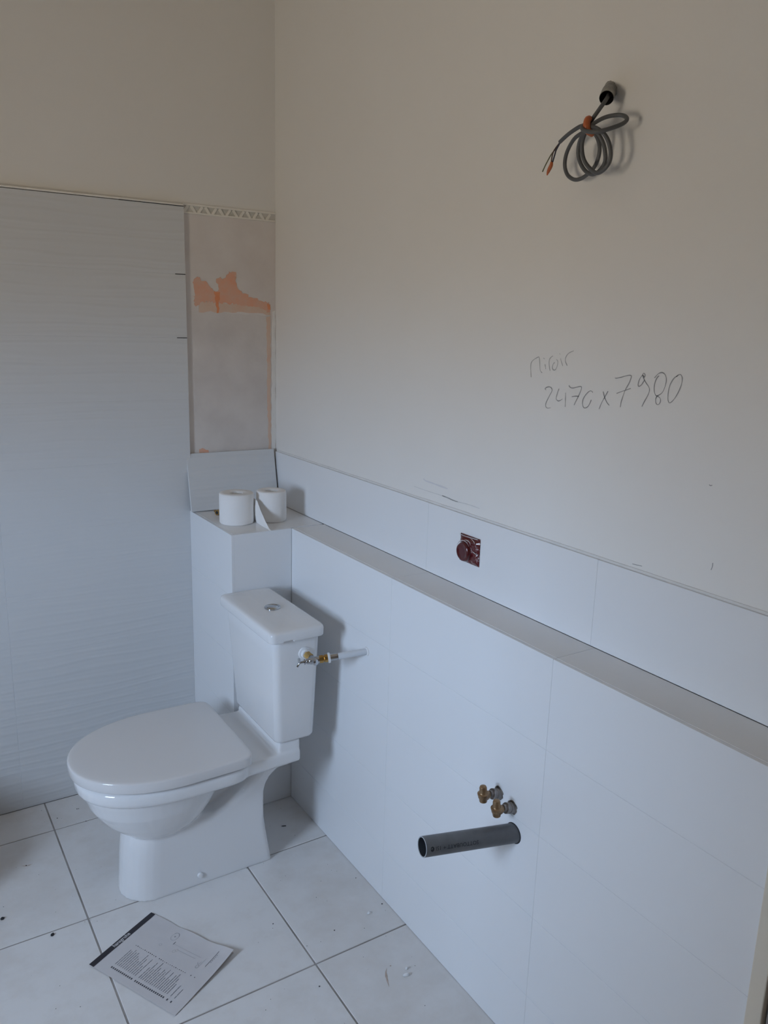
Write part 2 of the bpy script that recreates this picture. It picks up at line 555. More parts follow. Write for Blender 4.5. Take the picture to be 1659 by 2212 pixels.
# pencil marks on the painted wall: flat strokes a hair in front of the paint
def strokes(name, L, width, m, label=None, x=PX):
    bm = bmesh.new()
    for st in L:
        pts = [Vector((0, a, b)) for a, b in st]
        pts = catmull(pts, 6) if len(pts) > 2 else [pts[0].lerp(pts[1], t/4) for t in range(5)]
        prev = None
        for i, q in enumerate(pts):
            t = (pts[min(i+1, len(pts)-1)]-pts[max(i-1, 0)]).normalized()
            nrm = Vector((0, -t.z, t.y))
            wd = width*(.75+.5*noise.noise(q*60+Vector((i*.13, 0, 0))))*.5
            cur = (bm.verts.new((x-.0004, *(q+nrm*wd).yz)), bm.verts.new((x-.0004, *(q-nrm*wd).yz)))
            if prev:
                bm.faces.new((prev[0], prev[1], cur[1], cur[0]))
            prev = cur
    o = obj(name, bm, m, wall_right)
    if label: o['label'] = label
    return o
MIROIR = [[(-1.2783,1.4717),(-1.2758,1.4854),(-1.2745,1.4981),(-1.277,1.5046),(-1.285,1.5103),(-1.2939,1.5144),(-1.2985,1.5146),(-1.3014,1.5038),(-1.3036,1.4913),(-1.3068,1.4857),(-1.3112,1.4832)],[(-1.3115,1.5142),(-1.3155,1.512)],[(-1.3178,1.5015),(-1.3194,1.4964),(-1.3207,1.4915)],[(-1.3344,1.489),(-1.3315,1.496),(-1.3294,1.5052),(-1.3305,1.5125),(-1.3345,1.5168),(-1.3393,1.5196)],[(-1.3459,1.5066),(-1.3419,1.5028),(-1.34,1.4965),(-1.3426,1.492),(-1.3476,1.491),(-1.3516,1.4946),(-1.355,1.5035),(-1.3543,1.5096),(-1.3508,1.513)],[(-1.3581,1.5259),(-1.3598,1.5236)],[(-1.3621,1.5156),(-1.3654,1.5081),(-1.37,1.5008)],[(-1.3825,1.502),(-1.3766,1.5102),(-1.3763,1.5168),(-1.3801,1.5235),(-1.3866,1.5283),(-1.3974,1.5322)]]
NUMBERS = [[(-1.3267,1.4482),(-1.3234,1.4506),(-1.3284,1.4541),(-1.3365,1.4556),(-1.3428,1.4526),(-1.3437,1.447),(-1.3383,1.4382),(-1.332,1.4271),(-1.3283,1.4183),(-1.3304,1.4127),(-1.3359,1.4109),(-1.344,1.4129)],[(-1.364,1.4538),(-1.3611,1.4463),(-1.3585,1.4368),(-1.3591,1.4316),(-1.3645,1.4288),(-1.3709,1.4306),(-1.3763,1.4342)],[(-1.3839,1.4472),(-1.3849,1.434),(-1.3856,1.4186)],[(-1.3918,1.4626),(-1.3964,1.4589),(-1.4042,1.4585),(-1.415,1.4613),(-1.4244,1.4631),(-1.4269,1.4593),(-1.421,1.4452),(-1.4141,1.4325),(-1.4101,1.4245)],[(-1.402,1.4406),(-1.4102,1.4425),(-1.4219,1.4433)],[(-1.4579,1.4538),(-1.4536,1.4564),(-1.4471,1.4549),(-1.4386,1.4468),(-1.4334,1.4383),(-1.4325,1.4302),(-1.4358,1.4235),(-1.4407,1.4217),(-1.4478,1.4252),(-1.4524,1.4321),(-1.4555,1.4393)],[(-1.4841,1.458),(-1.4893,1.4471),(-1.4961,1.438),(-1.5031,1.4328)],[(-1.4964,1.4596),(-1.4899,1.4483),(-1.4833,1.4369),(-1.4777,1.4232)],[(-1.5107,1.4862),(-1.5142,1.4856),(-1.5255,1.4882),(-1.5373,1.4916),(-1.5471,1.4933),(-1.5498,1.4904),(-1.5457,1.4782),(-1.5385,1.4656),(-1.534,1.4521),(-1.5312,1.4413),(-1.5303,1.4322)],[(-1.5183,1.4571),(-1.5288,1.4612),(-1.5514,1.4693)],[(-1.5813,1.4869),(-1.5781,1.4816),(-1.5747,1.4772),(-1.5699,1.4746),(-1.5675,1.4777),(-1.5696,1.4871),(-1.5751,1.4951),(-1.5778,1.4991),(-1.5813,1.4965),(-1.58,1.4919),(-1.5766,1.4957),(-1.579,1.4898),(-1.5858,1.4816),(-1.593,1.4746),(-1.5948,1.4686),(-1.5923,1.4603),(-1.5861,1.4485),(-1.5813,1.4383)],[(-1.6034,1.4924),(-1.6111,1.5004),(-1.6187,1.5029),(-1.6253,1.4999),(-1.6293,1.4922),(-1.6289,1.4813),(-1.6239,1.468),(-1.613,1.4608),(-1.6076,1.4646),(-1.6048,1.4735),(-1.6056,1.4846),(-1.6089,1.4928),(-1.6128,1.4969)],[(-1.6134,1.4609),(-1.6107,1.4548),(-1.6122,1.4478),(-1.6169,1.4451),(-1.6213,1.4497),(-1.6204,1.4567),(-1.6137,1.4609)],[(-1.6523,1.4992),(-1.6458,1.4948),(-1.639,1.483),(-1.6366,1.469),(-1.6373,1.4572),(-1.64,1.4519),(-1.6431,1.451),(-1.6496,1.4568),(-1.6574,1.4698),(-1.6625,1.4848),(-1.663,1.4955),(-1.6591,1.5016),(-1.6539,1.5007),(-1.6502,1.4976)]]
SCUFFS = [[(-0.8546,1.155),(-0.9088,1.1538),(-0.9607,1.1536),(-0.9824,1.1534),(-1.0038,1.1515),(-1.0352,1.1497)],[(-0.9788,1.1538),(-1.0037,1.1532),(-1.0213,1.1512),(-1.0453,1.1507)],[(-1.0352,1.1497),(-1.0853,1.1524),(-1.1305,1.1512)],[(-0.8954,1.1826),(-0.907,1.1791),(-0.9295,1.1786),(-0.959,1.1773),(-0.9878,1.1761),(-1.002,1.1755)],[(-1.7673,1.1859),(-1.7673,1.1792),(-1.7654,1.1728)],[(-1.7415,1.3196),(-1.7445,1.3185),(-1.7479,1.3199)],[(-1.5958,1.1381),(-1.619,1.1398)]]
CABLE = [(0.008,-1.4375,2.006),(-0.012,-1.4539,1.9932),(-0.032,-1.4685,1.9787),(-0.05,-1.4701,1.9582),(-0.056,-1.4601,1.9417),(-0.056,-1.4545,1.9327),(-0.042,-1.4302,1.9296),(-0.034,-1.3974,1.9234),(-0.028,-1.3742,1.9051),(-0.024,-1.3659,1.8838),(-0.022,-1.3726,1.8648),(-0.022,-1.391,1.8534),(-0.022,-1.4102,1.8526),(-0.022,-1.4282,1.8593),(-0.022,-1.443,1.8701),(-0.024,-1.4526,1.886),(-0.028,-1.4562,1.9022),(-0.036,-1.4553,1.9169),(-0.044,-1.4481,1.9278),(-0.05,-1.4415,1.9273),(-0.044,-1.4222,1.9149),(-0.039,-1.4144,1.8961),(-0.036,-1.4186,1.8782),(-0.034,-1.4313,1.8623),(-0.034,-1.4495,1.8535),(-0.034,-1.467,1.8576),(-0.036,-1.4805,1.8711),(-0.039,-1.4813,1.8876),(-0.044,-1.4787,1.9028),(-0.05,-1.4717,1.9169),(-0.056,-1.462,1.9253),(-0.062,-1.4547,1.9226),(-0.058,-1.4426,1.9097),(-0.054,-1.439,1.8936),(-0.052,-1.4448,1.8757),(-0.05,-1.4582,1.8608),(-0.049,-1.4751,1.8508),(-0.048,-1.4903,1.8544),(-0.047,-1.501,1.8653),(-0.048,-1.5038,1.88),(-0.052,-1.5006,1.8982),(-0.057,-1.4928,1.9124),(-0.062,-1.4789,1.9231),(-0.062,-1.4651,1.9293),(-0.052,-1.47,1.9382),(-0.04,-1.4798,1.9451),(-0.03,-1.4962,1.9466),(-0.026,-1.5077,1.9434),(-0.028,-1.5162,1.9362),(-0.038,-1.5161,1.9276),(-0.058,-1.5079,1.9187),(-0.072,-1.4958,1.914),(-0.078,-1.4797,1.915),(-0.078,-1.4637,1.9201),(-0.074,-1.4546,1.9271),(-0.066,-1.4519,1.9317),(-0.06,-1.4503,1.9344),(-0.06,-1.4425,1.9342),(-0.06,-1.4312,1.9331),(-0.058,-1.4089,1.9278),(-0.056,-1.3933,1.9227),(-0.054,-1.3797,1.9174)]
WIRE_GREEN = [(-0.054,-1.3776,1.9109),(-0.053,-1.3671,1.906),(-0.052,-1.3578,1.9004),(-0.05,-1.3459,1.8898),(-0.048,-1.3364,1.8805),(-0.046,-1.3288,1.8726)]
WIRE_BLUE = [(-0.054,-1.379,1.9107),(-0.054,-1.3715,1.9052),(-0.054,-1.3684,1.8973),(-0.054,-1.3637,1.8841)]
WIRE_BROWN = [(-0.054,-1.377,1.9106),(-0.055,-1.3678,1.9057),(-0.055,-1.3627,1.8966),(-0.055,-1.3613,1.8843)]
WIRE_CAP = [(-0.0545,-1.3621,1.8847),(-0.0545,-1.3607,1.8786),(-0.054,-1.356,1.8726),(-0.0535,-1.352,1.8668),(-0.053,-1.3498,1.8626)]
TIE = [(-0.056,-1.4567,1.9431),(-0.06,-1.4615,1.934),(-0.06,-1.4624,1.9262),(-0.052,-1.456,1.9161)]
CONDUIT = [(0.018,-1.4308,2.0137),(0.008,-1.4375,2.006),(-0.01,-1.4507,1.9958),(-0.03,-1.4653,1.9804)]

strokes('pencil_writing', MIROIR, .0020, M['pencil_soft'], 'pencilled word Miroir')
strokes('pencil_writing', NUMBERS, .0022, M['pencil'], 'pencilled numbers 2470 x 7980')
M['pencil_faint'] = mat('pencil_faint', (.58, .58, .58), .8)
strokes('pencil_line', [SCUFFS[0], SCUFFS[2]], .0014, M['pencil_faint'], 'faint pencil streak above the tile strip')
strokes('pencil_line', [SCUFFS[1]], .0030, M['pencil_soft'], 'darker pencil streak above the tile strip')
strokes('pencil_line', SCUFFS[3:4], .005, M['smudge'], 'pale smudge above the tile strip')
strokes('pencil_line', SCUFFS[4:], .0016, M['pencil'], 'small pencil ticks')

# ------------------------------------------------------------------ toilet
CY = -.552
toilet = thing('toilet', 'white ceramic close-coupled toilet with closed lid on the tiled floor', 'toilet', (-.53, CY, 0))

def egg(xf, xb, hw, z, n=48, p=2.15, rb=.5, hb=None, fr=.585):
    """plan outline: elliptical front at xf, squarer rounded back at xb; hb = half width at the back"""
    hb = hw if hb is None else hb
    xm = xf+(xb-xf)*fr if rb < .45 else (xf+xb)/2
    out = []
    for k in range(n):
        a = 2*math.pi*k/n
        ca, sa = math.cos(a), math.sin(a)
        if ca < 0:
            x = xm-(xm-xf)*abs(ca)**(2/p)
            y = hw*math.copysign(abs(sa)**(2/p), sa)
        else:
            pb = 2/max(rb, .05) if rb < .45 else 2.3
            x = xm+(xb-xm)*abs(ca)**(2/pb)
            w_ = hw+(hb-hw)*((x-xm)/(xb-xm)) if xb != xm else hw
            y = w_*math.copysign(abs(sa)**(2/pb), sa)
        out.append(Vector((x, CY+y, z)))
    return out

# pan: rim slab, bowl belly and pedestal fused into one ceramic body
bm = bmesh.new()
loft(bm, [egg(-.834, -.40, .174, .340, rb=.3), egg(-.839, -.40, .180, .350, rb=.3), egg(-.841, -.40, .182, .370, rb=.3), egg(-.836, -.40, .178, .381, rb=.3)])
def slab(x0, x1, h0, h1, z): # trapezoid plan from the rim back to the tab
    return [Vector((x0, CY-h0, z)), Vector((x1, CY-h1, z)), Vector((x1, CY+h1, z)), Vector((x0, CY+h0, z))]
loft(bm, [slab(-.62, -.252, .168, .148, .342), slab(-.62, -.250, .176, .152, .350), slab(-.62, -.250, .176, .152, .376), slab(-.62, -.252, .172, .149, .382)])
loft(bm, [slab(-.312, -.251, .149, .149, .37), slab(-.318, -.251, .149, .149, .392), slab(-.314, -.251, .148, .148, .4115)])
bow = [(.348, -.826, -.435, .161), (.33, -.823, -.440, .157), (.31, -.815, -.447, .151), (.285, -.806, -.457, .145), (.26, -.790, -.470, .134),
       (.235, -.772, -.486, .122), (.212, -.748, -.508, .109), (.195, -.722, -.54, .096), (.18, -.70, -.56, .082), (.165, -.67, -.585, .06)]
loft(bm, [egg(f, b, h, z, p=2.05, rb=.6) for z, f, b, h in bow])
def ped(xf, xb, h, z, hb=None):
    hb = h if hb is None else hb
    out = []
    n = 14
    for k in range(n+1):
        a = math.pi/2+math.pi*k/n
        out.append(Vector((xf+h+h*math.cos(a), CY+h*math.sin(a), z)))
    r = .012
    for y0, s in ((-hb, 1), (hb, -1)):
        for k in range(4):
            a = (-math.pi/2+math.pi/2*k/3) if s == 1 else (math.pi/2*k/3)
            out.append(Vector((xb-r+r*math.cos(a), CY+(y0+r if s == 1 else y0-r)+r*math.sin(a), z)))
    return out
pd = [(0, -.740, -.311, .0875), (.03, -.738, -.315, .0868), (.06, -.736, -.320, .0865), (.11, -.733, -.328, .0860), (.16, -.728, -.334, .0862), (.185, -.722, -.337, .0865), (.200, -.712, -.337, .084), (.212, -.690, -.337, .070)]
loft(bm, [ped(a, b, h, z) for z, a, b, h in pd])
# rear column: side profile in (x, z), flaring outwards towards the rim; leaves an open pocket behind the bowl
colp = [(-.60, .150), (-.57, .188), (-.535, .198), (-.49, .210), (-.445, .230), (-.405, .260), (-.380, .290), (-.362, .318), (-.348, .352),
        (-.258, .352), (-.264, .342), (-.285, .326), (-.306, .308), (-.323, .288), (-.333, .264), (-.337, .235), (-.337, .150)]
def hwz(z):
    t = max(0, min(1, (z-.20)/.15))
    return .0862+.036*t*t
def colring(k, ins):
    # ins pulls the free (upper front) edge in, so that it is rounded over
    return [Vector((x+(ins if 2 <= i <= 7 else 0), CY+k*hwz(z), z-(ins*.8 if 1 <= i <= 7 else 0))) for i, (x, z) in enumerate(colp)]
loft(bm, [colring(-1, .014), colring(-.96, .005), colring(-.86, 0), colring(.86, 0), colring(.96, .005), colring(1, .014)])
loft(bm, [[Vector((x, CY+s*.034, z)) for x, z in ((-.58, .15), (-.36, .15), (-.34, .352), (-.58, .352))] for s in (-1, 1)])
pan = obj('pan', bm, M['ceramic'], toilet)
md = pan.modifiers.new('r', 'REMESH'); md.mode = 'VOXEL'; md.voxel_size = .0036; md.use_smooth_shade = True
md = pan.modifiers.new('s', 'SMOOTH'); md.factor = .5; md.iterations = 7
apply_mods(pan, None)

bm = bmesh.new()
lathe(bm, (-.535, CY-.0872, .033), (0, -1, 0), [(0, .0080), (.0044, .0080), (.0060, .0068), (.0066, .004)], 20)
obj('bolt_cap', bm, M['whiteplastic'], toilet, 40)['label'] = 'round white fixing cap'

# seat ring and lid
bm = bmesh.new()
loft(bm, [egg(-.832, -.42, .168, .3835, rb=.22, hb=.155), egg(-.834, -.42, .170, .3875, rb=.22, hb=.157), egg(-.834, -.42, .170, .3925, rb=.22, hb=.157)])
obj('seat_ring', bm, M['seat'], toilet, 50)
bm = bmesh.new()
LH, LB = .199, .195
def lidr(ins, z, lift=0):
    r = egg(-.851+ins, -.402-ins, LH-ins, z, n=80, rb=.16, hb=LB-ins, p=2.10, fr=.585)
    for v in r: v.y += .0085
    return r
rings = [lidr(.003, .3898), lidr(.0008, .3908), lidr(0, .3925), lidr(0, .4140), lidr(.0007, .4170), lidr(.0028, .4190), lidr(.006, .4199), lidr(.012, .4205), lidr(.03, .4210), lidr(.07, .4216), lidr(.12, .4220)]
loft(bm, rings)
obj('lid', bm, M['seat'], toilet, 60)
# hinge posts
for s in (-1, 1):
    bm = bmesh.new()
    lathe(bm, (-.412, CY+s*.075, .383), (0, 0, 1), [(0, .010), (.020, .010)], 16)
    obj('hinge', bm, M['seat'], toilet, 40)

# tank
bm = bmesh.new()
def tk_ring(z, f, b, h, r): return rrect(f, b, CY-.005-h, CY-.005+h, r, z, 6)
loft(bm, [tk_ring(.4125, -.318, -.216, .140, .016), tk_ring(.416, -.325, -.210, .148, .018), tk_ring(.424, -.328, -.207, .1525, .02),
          tk_ring(.55, -.335, -.206, .162, .02), tk_ring(.68, -.342, -.205, .172, .02), tk_ring(.733, -.345, -.205, .176, .02), tk_ring(.7355, -.343, -.206, .174, .019)])
tank = obj('tank', bm, M['ceramic'], toilet, 60)
bm = bmesh.new()
def lid_ring(z, ins, crown=0):
    r = rrect(-.362+ins, -.197-ins, CY-.007-.189+ins, CY-.007+.189-ins, .018, z, 6)
    if crown:
        for v in r:
            v.z += crown*(1-((v.y-(CY-.007))/.189)**2)
    return r
rg = [lid_ring(.733, .003), lid_ring(.7345, .0008), lid_ring(.737, 0), lid_ring(.7545, 0, .003), lid_ring(.760, .0015, .005), lid_ring(.7635, .0055, .006), lid_ring(.765, .012, .0065)]
for ins in (.03, .05, .07):
    rg.append([Vector((v.x, v.y, .7655+.0065*(1-((v.y-(CY-.007))/.189)**2))) for v in rrect(-.362+ins, -.197-ins, CY-.007-.189+ins, CY-.007+.189-ins, .010, 0, 6)])
loft(bm, rg)
tl = obj('tank_lid', bm, M['ceramic'], toilet, 60)
# small chipped notch in the lower edge of the near end
cut = obj('notch_cutter', box((-.325, CY-.21, .72), (-.293, CY-.185, .7395), .0025, 2), None)
md = tl.modifiers.new('b', 'BOOLEAN'); md.object = cut; md.operation = 'DIFFERENCE'; md.solver = 'EXACT'
apply_mods(tl, 60)
bpy.data.objects.remove(cut)
bt = (-.2755, CY-.018, .7715)
bm = bmesh.new()
lathe(bm, bt, (0, 0, 1), [(-.004, .0235), (.0012, .0235), (.0030, .0215), (.0026, .0185), (.0014, .0170), (-.004, .0170)], 40, False, False)
ring = obj('flush_collar', bm, M['chrome'], toilet, 40)
for s in (-1, 1):
    bm = bmesh.new()
    def half(r, z):
        return [Vector((bt[0]+r*math.cos(a)*1.0, bt[1]+s*(.0006+r*abs(math.sin(a))), bt[2]+z)) for a in [math.pi*k/14 for k in range(15)]]
    loft(bm, [half(.0164, -.004), half(.0164, .0012), half(.0150, .0026), half(.010, .0034)])
    obj('flush_button', bm, M['chrome'], toilet, 40)

# ------------------------------------------------------------------ water supply beside the tank
iy = CY-.005-.1735
sup = thing('water_supply', 'white supply pipe with brass and chrome stop valve joining tank to half wall', 'valve', (-.252, iy, .685))
bm = bmesh.new()
lathe(bm, (-.254, iy+.001, .686), (0, -1, 0), [(0, .0180), (.0045, .0180), (.006, .0160), (.006, .0130), (.016, .0126), (.0165, .008)], 28)
obj('flange', bm, M['whiteplastic'], sup, 40)
bm = bmesh.new()
A0, A1 = Vector((-.2535, iy-.014, .6855)), Vector((-.250, iy-.042, .681))
da = (A1-A0).normalized()
lathe(bm, A0, da, [(0, .0112), (.017, .0112), (.017, .0116), (.020, .0116)], 6)
obj('brass_nut', bm, M['brass'], sup, 30)
bm = bmesh.new()
V = A1+da*.004
lathe(bm, A0+da*.018, da, [(0, .0098), (.020, .0098), (.028, .0088), (.031, .005)], 20)
XA = Vector((.092, -.0395, .014)).normalized()   # axis of the pipe towards the half wall
lathe(bm, V-XA*.012, XA, [(0, .0085), (.004, .0100), (.028, .0100), (.030, .0075)], 20)
lathe(bm, V-XA*.012, -XA, [(0, .0082), (.006, .0082), (.007, .0058), (.010, .0058), (.011, .0080), (.014, .0080), (.0145, .0036), (.026, .0036)], 18)
obj('valve_body', bm, M['nickel'], sup, 40)
bm = bmesh.new()
hp = V-XA*.038
tube(bm, catmull([hp+Vector((-.002, 0, .012)), hp+Vector((-.001, 0, .004)), hp, hp+Vector((-.003, 0, -.006)), hp+Vector((-.007, 0, -.011))], 4), .0034, 10)
obj('valve_handle', bm, M['chrome'], sup, 50)
bm = bmesh.new()
P1 = V+XA*.016
lathe(bm, P1, XA, [(0, .0110), (.010, .0114), (.0105, .0090), (.0135, .0090), (.0145, .0112), (.024, .0112), (.0245, .008)], 8)
obj('brass_coupling', bm, M['brass'], sup, 30)
P2 = P1+XA*.0235
bm = bmesh.new()
lathe(bm, P2, XA, [(0, .0140), (.004, .0145), (.0065, .0130), (.007, .008)], 24)
obj('retaining_ring', bm, M['whiteplastic'], sup, 40)
PW = Vector((-D1-.0005, 0, 0))
tw = (PW.x-P2.x)/XA.x
bm = bmesh.new()
lathe(bm, P2+XA*.005, XA, [(0, .0095), (.018, .0095), (.018, .0088), (.0195, .0088), (.0195, .0095), (.0215, .0095), (.0215, .0088), (.023, .0088), (.023, .0092)], 22)
obj('press_sleeve', bm, M['nickel'], sup, 40)
bm = bmesh.new()
lathe(bm, P2+XA*.026, XA, [(0, .0088), (tw-.026, .0088)], 22)
obj('pipe', bm, M['pvc_white'], sup, 40)
bm = bmesh.new()
wp = P2+XA*tw
lathe(bm, (-D1, wp.y, wp.z), (-1, 0, 0), [(0, .0130), (.0030, .0125), (.0045, .0105), (.0045, .0090), (0, .0090)], 28, False, False)
obj('wall_rosette', bm, M['whiteplastic'], sup, 40)

# ------------------------------------------------------------------ things on the corner boxing
h = H1
# loose wall tile leaning in the corner (kept apart from its neighbours)
lean = bpy.data.objects.new('loose_wall_tile', None)
bm = bmesh.new()
tl_h, tl_t = .1945, .008
add_box(bm, (-.158, -tl_t, 0), (.158, 0, tl_h), .0008, 1)
me = mesh('loose_wall_tile', bm, [M['wave']])
lean = link('loose_wall_tile', me)
ang = math.asin((.046-PY*.0)/tl_h*.86)
lean.rotation_euler = (-ang, 0, math.radians(-.8))
lean.location = (-.1655, -.0305, h+.0017)
tag(lean, 'loose white cut tile leaning upright in the corner behind the toilet rolls', 'tile')

def roll(name, cx, cy, r, hh, label, squash=0.0):
    t = thing(name, label, 'toilet paper', (cx, cy, h), 'toilet rolls on the corner boxing')
    bm = bmesh.new()
    n = 56
    def ring(rr, z, wob=True):
        out = []
        for k in range(n):
            a = 2*math.pi*k/n
            q = rr*(1+(.012*noise.noise(Vector((math.cos(a)*1.3+cx*9, math.sin(a)*1.3, z*7))) if wob else 0))
            out.append(Vector((cx+q*math.cos(a), cy+q*math.sin(a)*(1-squash), h+z)))
        return out
    rc = .021
    loft(bm, [ring(rc, .0006, False), ring(r-.003, .0004), ring(r-.0005, .004), ring(r, .02), ring(r, hh*.5), ring(r, hh-.02), ring(r-.0005, hh-.0025), ring(r-.003, hh), ring(r*.72, hh+.0005), ring(rc+.003, hh), ring(rc, hh-.0015, False)], False, False)
    obj('paper', bm, M['paper'], t, 60)
    bm = bmesh.new()
    loft(bm, [ring(rc, .0006, False), ring(rc, hh-.0015, False), ring(rc-.0012, hh-.003, False), ring(rc-.0012, .0006, False)], False, False)
    obj('core', bm, M['core'], t, 60)
    return t
ra = roll('toilet_roll', -.2400, -.2225, .0545, .098, 'fuller white toilet roll with a torn loose end, left of the pair')
rb_ = roll('toilet_roll', -.1265, -.2400, .0485, .099, 'slimmer white toilet roll, right of the pair near the wall')
# torn loose end of the first roll: leaves the roll at its right side, foot reaching to the edge
bm = bmesh.new()
cols = []
nn = 18
for i in range(nn+1):
    t = i/nn
    y = -.222-.150*t
    x = -.1850-.010*math.sin(t*math.pi*.6)+.004*t
    if t < .25: x += .0
    top = .076*(1-((t-.32)/.68)**.85) if t > .32 else .076
    top = max(top, .0015)+random.uniform(-.0012, .0012)*(t > .26)
    cols.append((x, y, top))
prev = None
for x, y, top in cols:
    cur = []
    for q in range(7):
        z = top*q/6
        cur.append(bm.verts.new((x-.004*math.sin(q/6*math.pi)+.002*(1-q/6), y, h+.0008+z)))
    if prev:
        for q in range(6):
            bm.faces.new((prev[q], cur[q], cur[q+1], prev[q+1]))
    prev = cur
o = obj('loose_end', bm, M['paper'], ra, 80)
md = o.modifiers.new('t', 'SOLIDIFY'); md.thickness = .0007
apply_mods(o, 80)

# little brass fitting half hidden behind the first roll
bf = thing('brass_fitting', 'small brass fitting lying behind the fuller toilet roll', 'fitting', (-.247, -.118, h))
bm = bmesh.new()
lathe(bm, (-.262, -.106, h+.0095), (.85, .5, 0), [(0, .0055), (.0, .009), (.012, .009), (.012, .0075), (.03, .0075)], 16, False, True)
obj('threaded_body', bm, M['brass'], bf, 40)
bm = bmesh.new()
lathe(bm, (-.2618, -.1059, h+.0095), (.85, .5, 0), [(0.0002, .0056), (.010, .0056)], 16)
obj('bore', bm, M['dark'], bf, 40)
bm = bmesh.new()
lathe(bm, (-.262, -.082, h+.0105), (1, .1, 0), [(0, .004), (.004, .004), (.004, .0025), (.02, .0025)], 12)
obj('screw', bm, M['bronze'], bf, 40)

# ------------------------------------------------------------------ red socket box cover in the tile strip
sy0, sy1, sz0, sz1 = -1.151, -1.075, 1.011, 1.080
sb = thing('socket_box', 'shiny dark red plastic socket box cover set in the tile strip', 'socket', (0, (sy0+sy1)/2, (sz0+sz1)/2))
m = mat('red_film', (.10, .006, .008), .10, spec=.6, coat=.6)
bump(m, noisetex(m, 75, 3, .5, dist=1.2), .55, .006)
M['red'] = m
m = mat('red_boss_film', (.085, .010, .012), .16, spec=.5, coat=.4)
bump(m, noisetex(m, 45, 2, .5), .3, .004)
M['redboss'] = m
bm = bmesh.new()
ny, nz_ = 34, 32
gv = []
cyb, czb = sy1-.0235, sz0+.0275
for i in range(ny+1):
    row = []
    for j in range(nz_+1):
        u, v = i/ny, j/nz_
        y, z = sy1+(sy0-sy1)*u, sz0+(sz1-sz0)*v
        edge = min(u, 1-u, v, 1-v)
        wr = noise.noise(Vector((y*70, z*70, 1.7)))*.0035+noise.noise(Vector((y*190, z*150, 4.0)))*.0016
        x = -.0012-.0045*min(1, edge*9)+wr*min(1, edge*7)
        if v > .72: x -= .003*math.sin((v-.72)/.28*math.pi*2)*min(1, edge*9)
        row.append(bm.verts.new((min(x, -.0006), y, z)))
    gv.append(row)
for i in range(ny):
    for j in range(nz_):
        bm.faces.new((gv[i][j], gv[i+1][j], gv[i+1][j+1], gv[i][j+1]))
o = obj('film', bm, M['red'], sb, 80)
bm = bmesh.new()
prof = [(0, .0260), (.006, .0250), (.0105, .0232), (.0125, .0205), (.0122, .0180), (.0108, .0160), (.0104, .010), (.0104, .0005)]
lathe(bm, (-.002, cyb, czb), (-1, 0, 0), prof, 40)
for v in bm.verts:
    v.co += Vector((0, noise.noise(v.co*60)*.0022, noise.noise(v.co*60+Vector((5, 0, 0)))*.0022))
obj('round_boss', bm, M['redboss'], sb, 60)
# film ridges in a pale colour that paints the glossy glints
m = mat('film_fold_glint', (.62, .58, .58), .25)
M['glint'] = m
bm = bmesh.new()
def arc(c, r, a0, a1, x, k=9, sq=1.0):
    return [Vector((x, c[0]+r*math.cos(math.radians(a0+(a1-a0)*i/k)), c[1]+sq*r*math.sin(math.radians(a0+(a1-a0)*i/k)))) for i in range(k+1)]
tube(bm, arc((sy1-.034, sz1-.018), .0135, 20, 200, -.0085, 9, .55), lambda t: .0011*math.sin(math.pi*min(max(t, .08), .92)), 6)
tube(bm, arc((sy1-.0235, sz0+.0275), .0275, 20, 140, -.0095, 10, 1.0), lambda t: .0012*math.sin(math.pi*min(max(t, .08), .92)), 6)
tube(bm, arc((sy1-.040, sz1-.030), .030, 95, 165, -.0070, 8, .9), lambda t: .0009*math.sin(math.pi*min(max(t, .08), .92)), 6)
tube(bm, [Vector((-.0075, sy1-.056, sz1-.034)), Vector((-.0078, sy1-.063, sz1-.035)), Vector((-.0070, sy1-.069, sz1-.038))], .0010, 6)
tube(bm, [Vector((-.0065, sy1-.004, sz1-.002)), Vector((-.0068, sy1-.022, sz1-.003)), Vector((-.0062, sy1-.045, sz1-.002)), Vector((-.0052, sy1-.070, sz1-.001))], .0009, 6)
obj('glint_fold', bm, M['glint'], sb, 60)['label'] = 'folded ridges of the film with glints painted pale'

# ------------------------------------------------------------------ grey waste pipe
PB = Vector((-D1, -1.4545, .511))
PT = Vector((-.333, -1.4185, .5325))
ax = (PB-PT).normalized()
LP = (PB-PT).length
R0 = .0208
wp_ = thing('waste_pipe', 'grey plastic waste pipe stub sticking out of the white half wall', 'pipe', tuple(PB))
bm = bmesh.new()
lathe(bm, PT, ax, [(.0006, R0), (LP+.004, R0)], 40, False, False)
obj('pipe', bm, M['pvc'], wp_, 40)
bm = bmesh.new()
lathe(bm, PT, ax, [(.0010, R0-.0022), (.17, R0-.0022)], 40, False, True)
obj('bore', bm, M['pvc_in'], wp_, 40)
bm = bmesh.new()
lathe(bm, PT, ax, [(.0008, R0), (0, R0-.0004), (0, R0-.0020), (.0012, R0-.0022)], 40, False, False)
obj('cut_rim', bm, M['pvc_cut'], wp_, 40)
bm = bmesh.new()
lathe(bm, PB, (-1, 0, 0), [(0, .0232), (.0008, .0230), (.0010, .0222), (.0010, .0205), (0, .0205)], 40, False, False)
obj('drilled_edge', bm, M['dark'], wp_, 40)
